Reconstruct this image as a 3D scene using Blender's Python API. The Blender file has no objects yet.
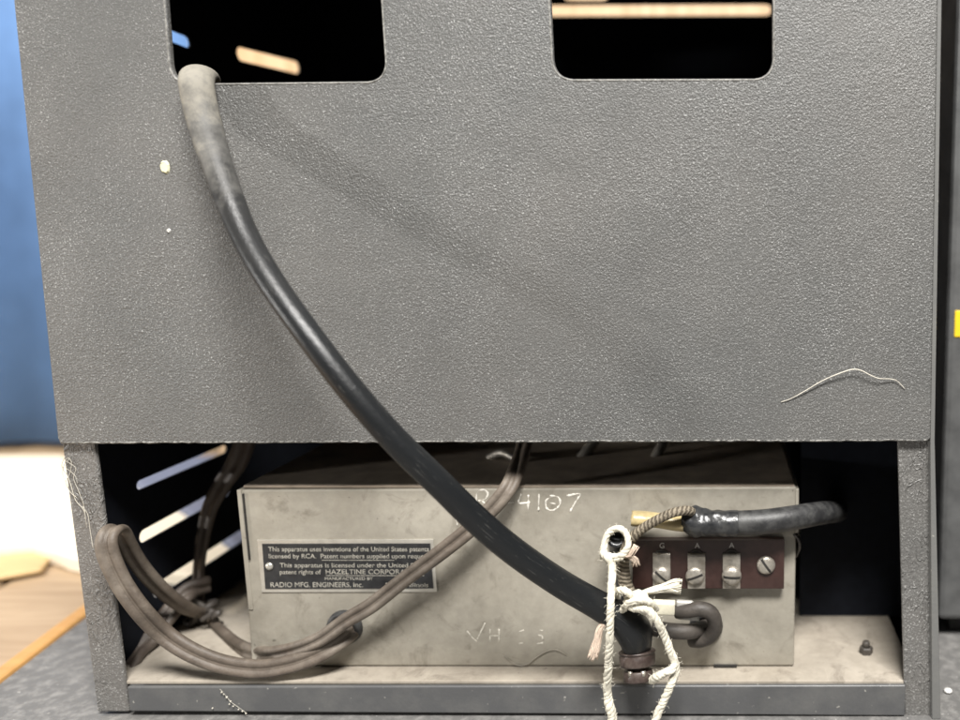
import bpy, bmesh, math, random
from mathutils import Vector, Matrix, noise as mn
random.seed(7)
S = bpy.context.scene
COL = S.collection
PI = math.pi

# ------------------------------------------------------------------ camera
F, PX, PY = 800.0, 720.0, 330.0           # focal length and principal point of the 960x720 frame
PITCH = math.radians(6.5)
CAM = Vector((0.0, -0.35, 0.2235))
cp_, sp_ = math.cos(PITCH), math.sin(PITCH)

def ray(x, y):
    u, v = (x - PX) / F, (y - PY) / F
    return Vector((u, cp_ - v * sp_, -v * cp_ - sp_))
def P(x, y, Y=0.0):                        # point on the plane Y = const
    d = ray(x, y); return CAM + d * ((Y - CAM.y) / d.y)
def PZ(x, y, Z):                           # point on a level plane
    d = ray(x, y); return CAM + d * ((Z - CAM.z) / d.z)
def PXW(x, y, X):                          # point on the side wall plane
    d = ray(x, y); return CAM + d * ((X - CAM.x) / d.x)
def mpp(x, y, Y):                          # metres per pixel there
    return ((Y - CAM.y) / ray(x, y).y) / F

cam = bpy.data.cameras.new('camera'); camo = bpy.data.objects.new('camera', cam); COL.objects.link(camo)
camo.location = CAM; camo.rotation_euler = (PI / 2 - PITCH, 0, 0)
cam.sensor_width = 36; cam.lens = F / 960 * 36
cam.shift_x = (480 - PX) / 960; cam.shift_y = (PY - 360) / 960
cam.clip_start = 0.01; cam.clip_end = 50
cam.dof.use_dof = True; cam.dof.focus_distance = 0.355; cam.dof.aperture_fstop = 3.8
S.camera = camo

# ------------------------------------------------------------------ materials
def nt(name):
    m = bpy.data.materials.new(name); m.use_nodes = True
    t = m.node_tree; b = t.nodes['Principled BSDF']
    return m, t, b
def N(t, kind, **kw):
    n = t.nodes.new('ShaderNode' + kind)
    for k, v in kw.items():
        if k in n.inputs: n.inputs[k].default_value = v
        else: setattr(n, k, v)
    return n
def ramp(t, stops):
    n = t.nodes.new('ShaderNodeValToRGB'); e = n.color_ramp.elements
    while len(e) < len(stops): e.new(0.5)
    for el, (p, c) in zip(e, stops):
        el.position = p; el.color = (c[0], c[1], c[2], 1) if hasattr(c, '__len__') else (c, c, c, 1)
    return n
def mixc(t, fac, a, b, mode='MIX'):
    n = t.nodes.new('ShaderNodeMix'); n.data_type = 'RGBA'; n.blend_type = mode
    for i, s in ((0, fac), (6, a), (7, b)):
        if hasattr(s, 'is_output'): t.links.new(s, n.inputs[i])
        elif hasattr(s, '__len__'): n.inputs[i].default_value = (s[0], s[1], s[2], 1)
        else: n.inputs[i].default_value = s
    return n.outputs[2]
def math_(t, op, a, b=0.0, c=0.0):
    n = t.nodes.new('ShaderNodeMath'); n.operation = op
    for i, s in enumerate((a, b, c)):
        if hasattr(s, 'is_output'): t.links.new(s, n.inputs[i])
        else: n.inputs[i].default_value = s
    return n.outputs[0]
def coords(t, out='Object', scale=None):
    c = t.nodes.new('ShaderNodeTexCoord').outputs[out]
    if scale:
        m = N(t, 'Mapping'); m.inputs['Scale'].default_value = scale; t.links.new(c, m.inputs[0]); c = m.outputs[0]
    return c
def noise(t, c, scale, detail=3, rough=0.55, dist=0.0):
    n = N(t, 'TexNoise'); n.inputs['Scale'].default_value = scale; n.inputs['Detail'].default_value = detail
    n.inputs['Roughness'].default_value = rough; n.inputs['Distortion'].default_value = dist
    t.links.new(c, n.inputs['Vector']); return n.outputs['Fac']
def bump(t, b, h, strength, dist):
    n = N(t, 'Bump'); n.inputs['Strength'].default_value = strength; n.inputs['Distance'].default_value = dist
    t.links.new(h, n.inputs['Height']); t.links.new(n.outputs[0], b.inputs['Normal']); return n

def crinkle(name, base, warm, amt=1.0, ridges=False, rough=0.42):
    m, t, b = nt(name); c = coords(t)
    v = N(t, 'TexVoronoi'); v.feature = 'SMOOTH_F1'; v.inputs['Scale'].default_value = 1050; v.inputs['Smoothness'].default_value = 0.6
    warp = N(t, 'TexNoise'); warp.inputs['Scale'].default_value = 300; t.links.new(c, warp.inputs['Vector'])
    mp = N(t, 'VectorMath'); mp.operation = 'MULTIPLY_ADD'
    mp.inputs[1].default_value = (0.0016,) * 3
    t.links.new(warp.outputs['Color'], mp.inputs[0]); t.links.new(c, mp.inputs[2]); t.links.new(mp.outputs[0], v.inputs['Vector'])
    n1 = noise(t, c, 1350, 3, 0.6, 0.6)
    h = math_(t, 'ADD', math_(t, 'MULTIPLY', v.outputs['Distance'], 0.55), math_(t, 'MULTIPLY', n1, 0.9))
    if ridges:
        rn = noise(t, coords(t, scale=(1, 1, 0.45)), 190, 2, 0.5, 1.8)
        rid = math_(t, 'SUBTRACT', 1.0, math_(t, 'MULTIPLY', math_(t, 'ABSOLUTE', math_(t, 'SUBTRACT', rn, 0.5)), 14.0))
        rid = math_(t, 'MAXIMUM', rid, 0.0)
        mk = ramp(t, [(0.46, 0.0), (0.58, 1.0)]); t.links.new(noise(t, c, 45, 2), mk.inputs[0])
        h = math_(t, 'ADD', h, math_(t, 'MULTIPLY', math_(t, 'MULTIPLY', rid, mk.outputs[0]), 1.5))
    # patchy evenness of the crinkle itself
    pm = ramp(t, [(0.3, 0.55), (0.65, 1.0)]); t.links.new(noise(t, c, 30, 3), pm.inputs[0])
    h = math_(t, 'MULTIPLY', h, pm.outputs[0])
    bump(t, b, h, 0.75 * amt, 0.0007)
    lr = ramp(t, [(0.35, base), (0.68, warm)]); t.links.new(noise(t, c, 9, 4, 0.6), lr.inputs[0])
    # rubbed, dusty tips of the crinkle, also painting its light glints
    tip = ramp(t, [(0.57, 0.0), (0.66, 1.0)]); t.links.new(n1, tip.inputs[0])
    wear = ramp(t, [(0.38, 0.35), (0.62, 1.0)]); t.links.new(noise(t, c, 14, 6, 0.7, 0.6), wear.inputs[0])
    col = mixc(t, math_(t, 'MULTIPLY', tip.outputs[0], wear.outputs[0]), lr.outputs[0], tuple(x * 3.0 + 0.03 for x in base))
    # scuffs: fine broken pale lines, and duller greasy patches
    sc1 = ramp(t, [(0.70, 0.0), (0.76, 0.55)]); t.links.new(noise(t, coords(t, scale=(420, 60, 36)), 1.0, 4, 0.7, 1.2), sc1.inputs[0])
    scm = ramp(t, [(0.58, 0.0), (0.70, 1.0)]); t.links.new(noise(t, c, 22, 3), scm.inputs[0])
    col = mixc(t, math_(t, 'MULTIPLY', sc1.outputs[0], scm.outputs[0]), col, (0.36, 0.35, 0.32))
    gr = ramp(t, [(0.32, 0.90), (0.6, 1.03)]); t.links.new(noise(t, c, 18, 6, 0.7, 0.5), gr.inputs[0])
    col = mixc(t, 1.0, col, gr.outputs[0], 'MULTIPLY')
    t.links.new(col, b.inputs['Base Color'])
    b.inputs['Roughness'].default_value = rough; b.inputs['Specular IOR Level'].default_value = 0.55
    return m

def smooth_paint(name, base, rough=0.5, dust=(0.3, 0.29, 0.26), dustamt=0.35, scale=40):
    m, t, b = nt(name); c = coords(t)
    r = ramp(t, [(0.45, 0.0), (0.75, dustamt)]); t.links.new(noise(t, c, scale, 6, 0.7), r.inputs[0])
    col = mixc(t, r.outputs[0], base, dust)
    sp = ramp(t, [(0.70, 0.0), (0.76, 0.6)]); t.links.new(noise(t, c, 420, 2, 0.5), sp.inputs[0])
    col = mixc(t, sp.outputs[0], col, tuple(x * 1.5 for x in dust))
    t.links.new(col, b.inputs['Base Color']); b.inputs['Roughness'].default_value = rough
    bump(t, b, noise(t, c, 500, 3), 0.25, 0.0004)
    return m

def metal_sheet(name, a, b_, stain, metallic=0.35, rough=0.5):
    m, t, b = nt(name); c = coords(t)
    r = ramp(t, [(0.3, a), (0.7, b_)]); t.links.new(noise(t, c, 28, 6, 0.65, 0.4), r.inputs[0])
    s = ramp(t, [(0.54, 0.0), (0.72, 0.8)]); t.links.new(noise(t, c, 60, 5, 0.7, 0.8), s.inputs[0])
    col = mixc(t, s.outputs[0], r.outputs[0], stain)
    sp = ramp(t, [(0.72, 0.0), (0.77, 0.7)]); t.links.new(noise(t, c, 300, 2), sp.inputs[0])
    col = mixc(t, sp.outputs[0], col, tuple(x * 0.45 for x in stain))
    g = ramp(t, [(0.3, 0.90), (0.7, 1.06)]); t.links.new(noise(t, c, 220, 5, 0.7), g.inputs[0])
    col = mixc(t, 1.0, col, g.outputs[0], 'MULTIPLY')
    for sc_ in ((900, 1, 40), (60, 1, 700)):                     # fine handling scratches in two directions
        s2 = ramp(t, [(0.68, 0.0), (0.74, 0.45)]); t.links.new(noise(t, coords(t, scale=sc_), 1.0, 3, 0.6, 1.0), s2.inputs[0])
        s3 = ramp(t, [(0.55, 0.0), (0.68, 1.0)]); t.links.new(noise(t, coords(t, scale=(35, 35, 36)), 1.0, 3), s3.inputs[0])
        col = mixc(t, math_(t, 'MULTIPLY', s2.outputs[0], s3.outputs[0]), col, tuple(min(1, x * 1.45) for x in b_))
    t.links.new(col, b.inputs['Base Color']); b.inputs['Metallic'].default_value = metallic
    rr = ramp(t, [(0.3, rough - 0.1), (0.7, rough + 0.15)]); t.links.new(noise(t, c, 90, 4), rr.inputs[0]); t.links.new(rr.outputs[0], b.inputs['Roughness'])
    bump(t, b, noise(t, c, 700, 4, 0.6), 0.2, 0.0003)
    return m

def plain(name, base, rough=0.5, metallic=0.0, var=0.25, scale=200, bmp=0.2, spec=0.5, dust=None, dustamt=0.5):
    m, t, b = nt(name); c = coords(t); n = noise(t, c, scale, 4, 0.6)
    r = ramp(t, [(0.3, tuple(x * (1 - var) for x in base)), (0.7, tuple(min(1, x * (1 + var)) for x in base))]); t.links.new(n, r.inputs[0])
    col = r.outputs[0]
    if dust:
        d = ramp(t, [(0.42, 0.0), (0.72, dustamt)]); t.links.new(noise(t, c, 130, 6, 0.7), d.inputs[0])
        col = mixc(t, d.outputs[0], col, dust)
    t.links.new(col, b.inputs['Base Color']); b.inputs['Roughness'].default_value = rough; b.inputs['Metallic'].default_value = metallic
    b.inputs['Specular IOR Level'].default_value = spec
    if bmp: bump(t, b, noise(t, c, scale * 4, 3), bmp, 0.0004)
    return m

def wood(name, a, b_, scale=(6, 60, 60), rough=0.5):
    m, t, b = nt(name); c = coords(t, scale=scale)
    r = ramp(t, [(0.3, a), (0.7, b_)]); t.links.new(noise(t, c, 1.0, 6, 0.65, 1.2), r.inputs[0])
    t.links.new(r.outputs[0], b.inputs['Base Color']); b.inputs['Roughness'].default_value = rough
    return m

M = {}
M['crinkle'] = crinkle('grey_crinkle_paint', (0.106, 0.107, 0.104), (0.119, 0.116, 0.110))
M['post'] = crinkle('grey_crinkle_paint_ridged', (0.128, 0.127, 0.122), (0.142, 0.135, 0.126), 0.8, True)
M['lip'] = smooth_paint('grey_smooth_paint', (0.085, 0.086, 0.088), 0.45, dustamt=0.18)
M['edge'] = smooth_paint('worn_grey_edge_paint', (0.15, 0.15, 0.145), 0.4, dustamt=0.2)
M['worn_lit'] = plain('worn_lit_edge', (0.21, 0.205, 0.19), 0.5, var=0.6, scale=500, bmp=0.6)
M['inside'] = plain('inside_shade_black', (0.006, 0.0075, 0.012), 0.8, spec=0.2)  # near-black puts the cabinet's inner shade into the colour
M['floor'] = metal_sheet('dusty_floor_metal', (0.28, 0.245, 0.198), (0.42, 0.375, 0.312), (0.19, 0.162, 0.13), 0.0, 0.75)
M['tin'] = metal_sheet('aged_tin_plate', (0.285, 0.262, 0.216), (0.41, 0.382, 0.322), (0.18, 0.16, 0.126), 0.12, 0.5)
M['lid'] = plain('shaded_brown_lid', (0.36, 0.30, 0.235), 0.7, var=0.3, scale=60)
M['silver'] = plain('nameplate_bare_metal', (0.62, 0.60, 0.54), 0.35, 0.6, 0.12)
M['black_enamel'] = plain('nameplate_black_enamel', (0.018, 0.019, 0.021), 0.4, dust=(0.1, 0.1, 0.1), dustamt=0.25)
M['letter'] = plain('nameplate_lettering', (0.50, 0.48, 0.42), 0.5, 0.3, 0.45, 700, 0)
M['bakelite'] = plain('brown_bakelite', (0.036, 0.0165, 0.0135), 0.4, var=0.25, scale=80, dust=(0.12, 0.07, 0.06), dustamt=0.25)
M['brownplug'] = plain('brown_bakelite_connector', (0.045, 0.030, 0.026), 0.4, var=0.3, scale=150, dust=(0.17, 0.14, 0.12), dustamt=0.5)
M['nickel'] = plain('dull_nickel', (0.44, 0.41, 0.36), 0.40, 0.6, 0.3, 300, 0.5, dust=(0.2, 0.165, 0.12), dustamt=0.6)
M['slot'] = plain('dark_recess', (0.02, 0.018, 0.016), 0.8, bmp=0)
M['white_ink'] = plain('white_ink', (0.7, 0.69, 0.66), 0.6, bmp=0)
M['chalk'] = plain('chalk_mark', (0.72, 0.69, 0.62), 0.9, var=0.25, scale=900, bmp=0)
M['scratch'] = plain('bright_scratch', (0.66, 0.63, 0.55), 0.5, var=0.3, scale=900, bmp=0)
M['tape'] = plain('black_vinyl_tape', (0.016, 0.017, 0.019), 0.30, var=0.3, scale=120, bmp=0.6, dust=(0.11, 0.11, 0.105), dustamt=0.5)
M['rubber'] = plain('black_rubber', (0.02, 0.02, 0.021), 0.5, dust=(0.12, 0.12, 0.115), dustamt=0.6)
M['cambric'] = plain('yellow_varnished_sleeve', (0.43, 0.345, 0.18), 0.32, var=0.3, scale=150, bmp=0.3)
M['cream'] = plain('cream_cloth_tape', (0.70, 0.66, 0.52), 0.7, var=0.12, scale=300)
M['clear'] = plain('cloudy_plastic_sleeve', (0.42, 0.41, 0.38), 0.2, var=0.2, scale=300)
M['string'] = plain('white_cotton_string', (0.66, 0.625, 0.525), 0.9, var=0.22, scale=260, bmp=0.6, spec=0.1)
M['pink'] = plain('pinkish_string_end', (0.66, 0.54, 0.44), 0.9, var=0.2, scale=500, bmp=0.6, spec=0.1)
M['fibre'] = plain('pale_dust_fibre', (0.55, 0.52, 0.45), 0.9, bmp=0, spec=0.1)
M['chip'] = plain('cream_paint_fleck', (0.68, 0.66, 0.45), 0.6, var=0.1, scale=400)
M['tabletop'] = smooth_paint('grey_dusty_tabletop', (0.125, 0.122, 0.118), 0.6, dust=(0.31, 0.30, 0.285), dustamt=0.7, scale=160)
M['plank'] = wood('pale_planks', (0.29, 0.20, 0.12), (0.45, 0.335, 0.22))
M['trim'] = wood('orange_wood_trim', (0.42, 0.22, 0.07), (0.55, 0.31, 0.11))
M['blue'] = plain('blue_backdrop_cloth', (0.10, 0.205, 0.43), 0.9, var=0.30, scale=5, bmp=0)
M['bluegrey'] = plain('grey_blue_cloth', (0.16, 0.18, 0.26), 0.9, bmp=0)
M['glare'] = plain('glare_white', (0.82, 0.74, 0.60), 0.7, var=0.04, bmp=0)
M['amber'] = plain('amber_patch', (0.56, 0.40, 0.20), 0.6, var=0.1, scale=20, bmp=0)
M['dark_case'] = plain('dark_grey_case_paint', (0.085, 0.086, 0.086), 0.5, var=0.3, scale=60, dust=(0.12, 0.12, 0.115), dustamt=0.35)
M['yellow'] = plain('yellow_label', (0.80, 0.56, 0.02), 0.5, var=0.05, bmp=0)
M['board'] = wood('warm_board', (0.42, 0.27, 0.14), (0.62, 0.46, 0.30), (60, 6, 6))

def cord_mat(name, base, dust, amt):
    m, t, b = nt(name); c = coords(t)
    r = ramp(t, [(0.3, tuple(x * 0.7 for x in base)), (0.7, tuple(x * 1.25 for x in base))]); t.links.new(noise(t, c, 160, 5, 0.65), r.inputs[0])
    d = ramp(t, [(0.45, 0.0), (0.72, amt)]); t.links.new(noise(t, c, 45, 6, 0.7), d.inputs[0])
    col = mixc(t, d.outputs[0], r.outputs[0], dust)
    t.links.new(col, b.inputs['Base Color']); b.inputs['Roughness'].default_value = 0.55
    bump(t, b, noise(t, c, 900, 4, 0.65), 0.4, 0.0005)
    return m
M['twin'] = cord_mat('brown_twin_cord', (0.11, 0.088, 0.069), (0.25, 0.215, 0.175), 0.7)
M['dull_twin'] = cord_mat('dull_brown_cord', (0.075, 0.058, 0.047), (0.16, 0.135, 0.11), 0.6)
M['wire'] = cord_mat('grey_brown_wire', (0.05, 0.043, 0.037), (0.15, 0.13, 0.11), 0.5)

def braid_mat():
    m, t, b = nt('braided_cloth_wire'); c = coords(t, 'UV', (2, 22, 1))
    ch = N(t, 'TexWave'); ch.bands_direction = 'DIAGONAL'; ch.inputs['Scale'].default_value = 1.0; ch.inputs['Distortion'].default_value = 2.5; ch.inputs['Detail Scale'].default_value = 3
    t.links.new(c, ch.inputs['Vector'])
    r = ramp(t, [(0.2, (0.09, 0.072, 0.05)), (0.8, (0.27, 0.23, 0.17))]); t.links.new(ch.outputs['Fac'], r.inputs[0])
    n = ramp(t, [(0.3, 0.75), (0.7, 1.15)]); t.links.new(noise(t, coords(t), 300, 4), n.inputs[0])
    t.links.new(mixc(t, 1.0, r.outputs[0], n.outputs[0], 'MULTIPLY'), b.inputs['Base Color'])
    b.inputs['Roughness'].default_value = 0.8
    bump(t, b, ch.outputs['Fac'], 0.6, 0.0004)
    return m
M['braid'] = braid_mat()

def cable_mat():                     # black rubber cable, grey bloom near the end bent over the steel edge
    m, t, b = nt('black_rubber_cable'); c = coords(t)
    u = N(t, 'SeparateXYZ'); t.links.new(coords(t, 'UV'), u.inputs[0])
    n = noise(t, c, 110, 6, 0.7)
    f = math_(t, 'ADD', u.outputs['Y'], math_(t, 'MULTIPLY', math_(t, 'SUBTRACT', n, 0.5), 0.30))
    r = ramp(t, [(0.0, (0.27, 0.25, 0.21)), (0.12, (0.24, 0.225, 0.19)), (0.20, (0.10, 0.097, 0.09)), (0.29, (0.022, 0.022, 0.022)), (0.45, (0.010, 0.011, 0.012))])
    t.links.new(f, r.inputs[0])
    sc = ramp(t, [(0.62, 0.0), (0.70, 0.5)]); t.links.new(noise(t, coords(t, 'UV', (40, 26, 1)), 1.0, 4, 0.7, 0.6), sc.inputs[0])
    col = mixc(t, math_(t, 'MULTIPLY', sc.outputs[0], 0.8), r.outputs[0], (0.17, 0.165, 0.15))
    t.links.new(col, b.inputs['Base Color'])
    rr = ramp(t, [(0.12, 0.75), (0.3, 0.36)]); t.links.new(f, rr.inputs[0]); t.links.new(rr.outputs[0], b.inputs['Roughness'])
    bump(t, b, noise(t, coords(t, 'UV', (30, 160, 1)), 1.0, 4, 0.6, 0.5), 0.25, 0.0006)
    return m
M['cable'] = cable_mat(); M['cable'].node_tree.nodes['Principled BSDF'].inputs['Specular IOR Level'].default_value = 0.4

# ------------------------------------------------------------------ object helpers
def tag(o, label=None, cat=None, group=None, kind=None):
    for k, v in (('label', label), ('category', cat), ('group', group), ('kind', kind)):
        if v: o[k] = v
    return o
def empty(name, loc, label, cat, group=None, kind=None):
    o = bpy.data.objects.new(name, None); COL.objects.link(o); o.location = loc; o.empty_display_size = 0.02
    return tag(o, label, cat, group, kind)
def link(name, me, m, parent=None, smooth=False):
    me.name = name
    o = bpy.data.objects.new(name, me); COL.objects.link(o); me.materials.clear(); me.materials.append(m)
    if smooth:
        for p in me.polygons: p.use_smooth = True
    if parent:
        o.parent = parent
        if not parent.parent: o.matrix_parent_inverse = Matrix.Translation(-parent.location)
    return o
def finish(name, bm, m, parent=None, smooth=False, bev=0.0, seg=2, recenter=True):
    bmesh.ops.recalc_face_normals(bm, faces=bm.faces)
    me = bpy.data.meshes.new(name); bm.to_mesh(me); bm.free()
    o = link(name, me, m, parent, smooth)
    if bev:
        md = o.modifiers.new('bevel', 'BEVEL'); md.width = bev; md.segments = seg; md.limit_method = 'ANGLE'; md.angle_limit = math.radians(40)
    return o
def hexa(bm, f4, b4):
    """closed block from a front quad and a back quad (same order)"""
    v = [bm.verts.new(p) for p in list(f4) + list(b4)]
    for q in ((0, 1, 2, 3), (7, 6, 5, 4), (0, 4, 5, 1), (1, 5, 6, 2), (2, 6, 7, 3), (3, 7, 4, 0)):
        bm.faces.new([v[i] for i in q])
def box(bm, a, b):
    x0, y0, z0 = a; x1, y1, z1 = b
    hexa(bm, [(x0, y0, z0), (x1, y0, z0), (x1, y0, z1), (x0, y0, z1)], [(x0, y1, z0), (x1, y1, z0), (x1, y1, z1), (x0, y1, z1)])
def pix_block(bm, corners, Y, depth):
    """block whose front face has the given pixel corners on the plane Y"""
    f = [P(x, y, Y) for x, y in corners]
    hexa(bm, f, [p + Vector((0, depth, 0)) for p in f])

def catmull(pts, step):
    pts = [Vector(p) for p in pts]
    ext = [pts[0] * 2 - pts[1]] + pts + [pts[-1] * 2 - pts[-2]]
    out = []
    for i in range(1, len(ext) - 2):
        p0, p1, p2, p3 = ext[i - 1], ext[i], ext[i + 1], ext[i + 2]
        n = max(2, int((p2.xyz - p1.xyz).length / step) + 1)
        for k in range(n):
            s = k / n
            out.append(0.5 * ((2 * p1) + (p2 - p0) * s + (2 * p0 - 5 * p1 + 4 * p2 - p3) * s * s + (3 * p1 - p0 - 3 * p2 + p3) * s ** 3))
    out.append(pts[-1].copy()); return out
def pxpath(pts, step=0.0012):
    """[(x, y, Y, radius in px)] -> smooth world path with radii"""
    p4 = []
    for x, y, Y, r in pts:
        w = P(x, y, Y); p4.append(Vector((w.x, w.y, w.z, r * mpp(x, y, Y))))
    sm = catmull_4(p4, step)
    return [Vector(p[:3]) for p in sm], [p[3] for p in sm]
def catmull_4(pts, step):
    ext = [pts[0] * 2 - pts[1]] + pts + [pts[-1] * 2 - pts[-2]]
    out = []
    for i in range(1, len(ext) - 2):
        p0, p1, p2, p3 = ext[i - 1], ext[i], ext[i + 1], ext[i + 2]
        n = max(2, int((p2 - p1).length / step) + 1)
        for k in range(n):
            s = k / n
            out.append(0.5 * ((2 * p1) + (p2 - p0) * s + (2 * p0 - 5 * p1 + 4 * p2 - p3) * s * s + (3 * p1 - p0 - 3 * p2 + p3) * s ** 3))
    out.append(pts[-1].copy()); return out

def frames(path, side0=None, ref=None):
    n = len(path); T = []
    for i in range(n):
        d = path[min(n - 1, i + 1)] - path[max(0, i - 1)]
        T.append(d.normalized() if d.length > 1e-9 else Vector((0, 0, 1)))
    out = []; s = Vector(side0) if side0 else Vector((1, 0, 0))
    if ref is None and abs(s.dot(T[0])) > 0.9: s = Vector((0, 1, 0)) if abs(T[0].y) < 0.8 else Vector((1, 0, 0))
    for t in T:
        if ref is not None:
            b = Vector(ref) - t * Vector(ref).dot(t)
            if b.length > 0.25:
                b.normalize(); s2 = b.cross(t)
                if out and s2.dot(s) < 0: s2 = -s2
                s = s2
        s = (s - t * s.dot(t)).normalized()
        out.append((t, s, t.cross(s)))
    return out
def round_sec(n=16, flat=1.0):
    return [(math.cos(2 * PI * k / n), flat * math.sin(2 * PI * k / n)) for k in range(n)]
def twin_sec(n=40, d=0.52):
    a = 1 - d; out = []                     # two touching round cores; half-width 1
    for k in range(n):
        th = 2 * PI * k / n; c, s = math.cos(th), math.sin(th)
        q = a * a - d * d * s * s
        if q < 0: q = 0
        r = d * abs(c) + math.sqrt(q)
        rmin = 0.30
        r = max(r, rmin); out.append((r * c, r * s))
    return out
def sweep(bm, path, rad, sec, fr=None, uv=None, flat=None, cap=True, jitter=0.0):
    fr = fr or frames(path); rings = []
    for i, (p, (t, s, b)) in enumerate(zip(path, fr)):
        r = rad[i] if hasattr(rad, '__len__') else rad
        f = flat(i / (len(path) - 1)) if flat else 1.0
        rings.append([bm.verts.new(p + (s * x + b * y * f) * (r * (1 + jitter * random.uniform(-1, 1)))) for x, y in sec])
    n = len(sec); L = uv and bm.loops.layers.uv.verify(); m = len(rings)
    for i in range(m - 1):
        for k in range(n):
            k2 = (k + 1) % n
            fc = bm.faces.new((rings[i][k], rings[i][k2], rings[i + 1][k2], rings[i + 1][k]))
            if L:
                for lp, (a, c) in zip(fc.loops, ((k, i), (k + 1, i), (k + 1, i + 1), (k, i + 1))):
                    lp[L].uv = (a / n, c / (m - 1))
    if cap:
        bm.faces.new(list(reversed(rings[0]))); bm.faces.new(rings[-1])
    return rings
def tube(name, pts, m, parent=None, sec=None, ref=None, side0=None, step=0.0012, uv=False, flat=None, jitter=0.0):
    path, rad = pxpath(pts, step); bm = bmesh.new()
    sweep(bm, path, rad, sec or round_sec(), frames(path, side0, ref), uv, flat, True, jitter)
    return finish(name, bm, m, parent, True)
def twisted(bm, pts, pitch=0.0085, strands=3, step=0.0007):
    pts = [(x, y, Y, q * 0.86) for x, y, Y, q in pts]
    path, rad = pxpath(pts, step); fr = frames(path); s = 0.0
    acc = [0.0]
    for a, b in zip(path, path[1:]): acc.append(acc[-1] + (b - a).length)
    for k in range(strands):
        sub = []
        for p, r, (t, sd, b), l in zip(path, rad, fr, acc):
            ph = 2 * PI * (l / pitch + k / strands + 0.22 * math.sin(l * 260 + pts[0][0]) + 0.12 * math.sin(l * 700))
            sub.append(p + (sd * math.cos(ph) + b * math.sin(ph)) * r * (0.36 + 0.07 * math.sin(l * 900 + k * 2)))
        sweep(bm, sub, [r * 0.66 * random.uniform(0.93, 1.07) for r in rad], round_sec(9), jitter=0.05)
    # loose fuzz
    for _ in range(int(acc[-1] / 0.0007)):
        i = random.randrange(len(path)); t, sd, b = fr[i]; r = rad[i]; a = random.uniform(0, 2 * PI)
        o = sd * math.cos(a) + b * math.sin(a); p0 = path[i] + o * r * 0.85
        d = (o + t * random.uniform(-1.2, 1.2)).normalized() * random.uniform(0.5, 1.3) * r
        sweep(bm, [p0, p0 + d * 0.5 + t * random.uniform(-.3, .3) * r, p0 + d], 0.00006, round_sec(4))
def tuft(bm, pts, spread, n=26, fr_px=1.0):
    """a frayed end: many thin fibres along a pixel path, opening out"""
    base, rad = pxpath(pts, 0.0012); fr = frames(base)
    for k in range(n):
        a = random.uniform(0, 2 * PI); q = math.sqrt(random.random()); L = random.uniform(0.78, 1.0); ph = random.uniform(0, 6)
        sub = []; m = len(base)
        for i, (p, (t, s, b)) in enumerate(zip(base, fr)):
            u = i / (m - 1)
            if u > L: break
            o = rad[i] * q * (0.75 + spread * u * u)
            sub.append(p + s * (math.cos(a) * o) + b * (math.sin(a) * o * 0.7) + s * 0.0003 * math.sin(u * 7 + ph))
        if len(sub) > 2: sweep(bm, sub, fr_px * 0.00016, round_sec(5))

def from_curve(name, loops, m, parent, thick, bev, mat4, res=3):
    """flat plate with holes: loops of (u, v), first the outline; extruded by thick, edges rounded"""
    cu = bpy.data.curves.new(name, 'CURVE'); cu.dimensions = '2D'; cu.fill_mode = 'BOTH'
    cu.extrude = max(thick / 2 - bev, 0.00005); cu.bevel_depth = bev; cu.bevel_resolution = res
    for lp in loops:
        sp = cu.splines.new('POLY'); sp.points.add(len(lp) - 1); sp.use_cyclic_u = True
        for q, (u, v) in zip(sp.points, lp): q.co = (u, v, 0, 1)
    tmp = bpy.data.objects.new(name, cu); COL.objects.link(tmp)
    me = bpy.data.meshes.new_from_object(tmp.evaluated_get(bpy.context.evaluated_depsgraph_get()))
    bpy.data.objects.remove(tmp); bpy.data.curves.remove(cu)
    me.transform(mat4)
    return link(name, me, m, parent)
def text_mesh(lines, depth=0.0002):
    """[(string, x0, x1 or None, z_base, size)] local x/z -> one mesh facing -Y"""
    bm = bmesh.new()
    for st, x0, x1, z, size in lines:
        cu = bpy.data.curves.new('t', 'FONT'); cu.body = st; cu.size = size; cu.extrude = depth
        tmp = bpy.data.objects.new('t', cu); COL.objects.link(tmp)
        me = bpy.data.meshes.new_from_object(tmp.evaluated_get(bpy.context.evaluated_depsgraph_get()))
        bpy.data.objects.remove(tmp); bpy.data.curves.remove(cu)
        xs = [v.co.x for v in me.vertices]; a, b = min(xs), max(xs)
        sx = (x1 - x0) / (b - a) if x1 is not None else 1.0
        off = x0 if x1 is not None else x0 - (b - a) / 2
        for v in me.vertices: v.co = Vector(((v.co.x - a) * sx + off, -v.co.z, v.co.y + z))
        bm.from_mesh(me); bpy.data.meshes.remove(me)
    return bm
def rrect(x0, y0, x1, y1, r, n=6):
    out = []
    for cx, cy, a0 in ((x1 - r, y1 - r, 0), (x0 + r, y1 - r, 90), (x0 + r, y0 + r, 180), (x1 - r, y0 + r, 270)):
        for k in range(n + 1):
            a = math.radians(a0 + 90 * k / n); out.append((cx + r * math.cos(a), cy + r * math.sin(a)))
    return out
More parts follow.
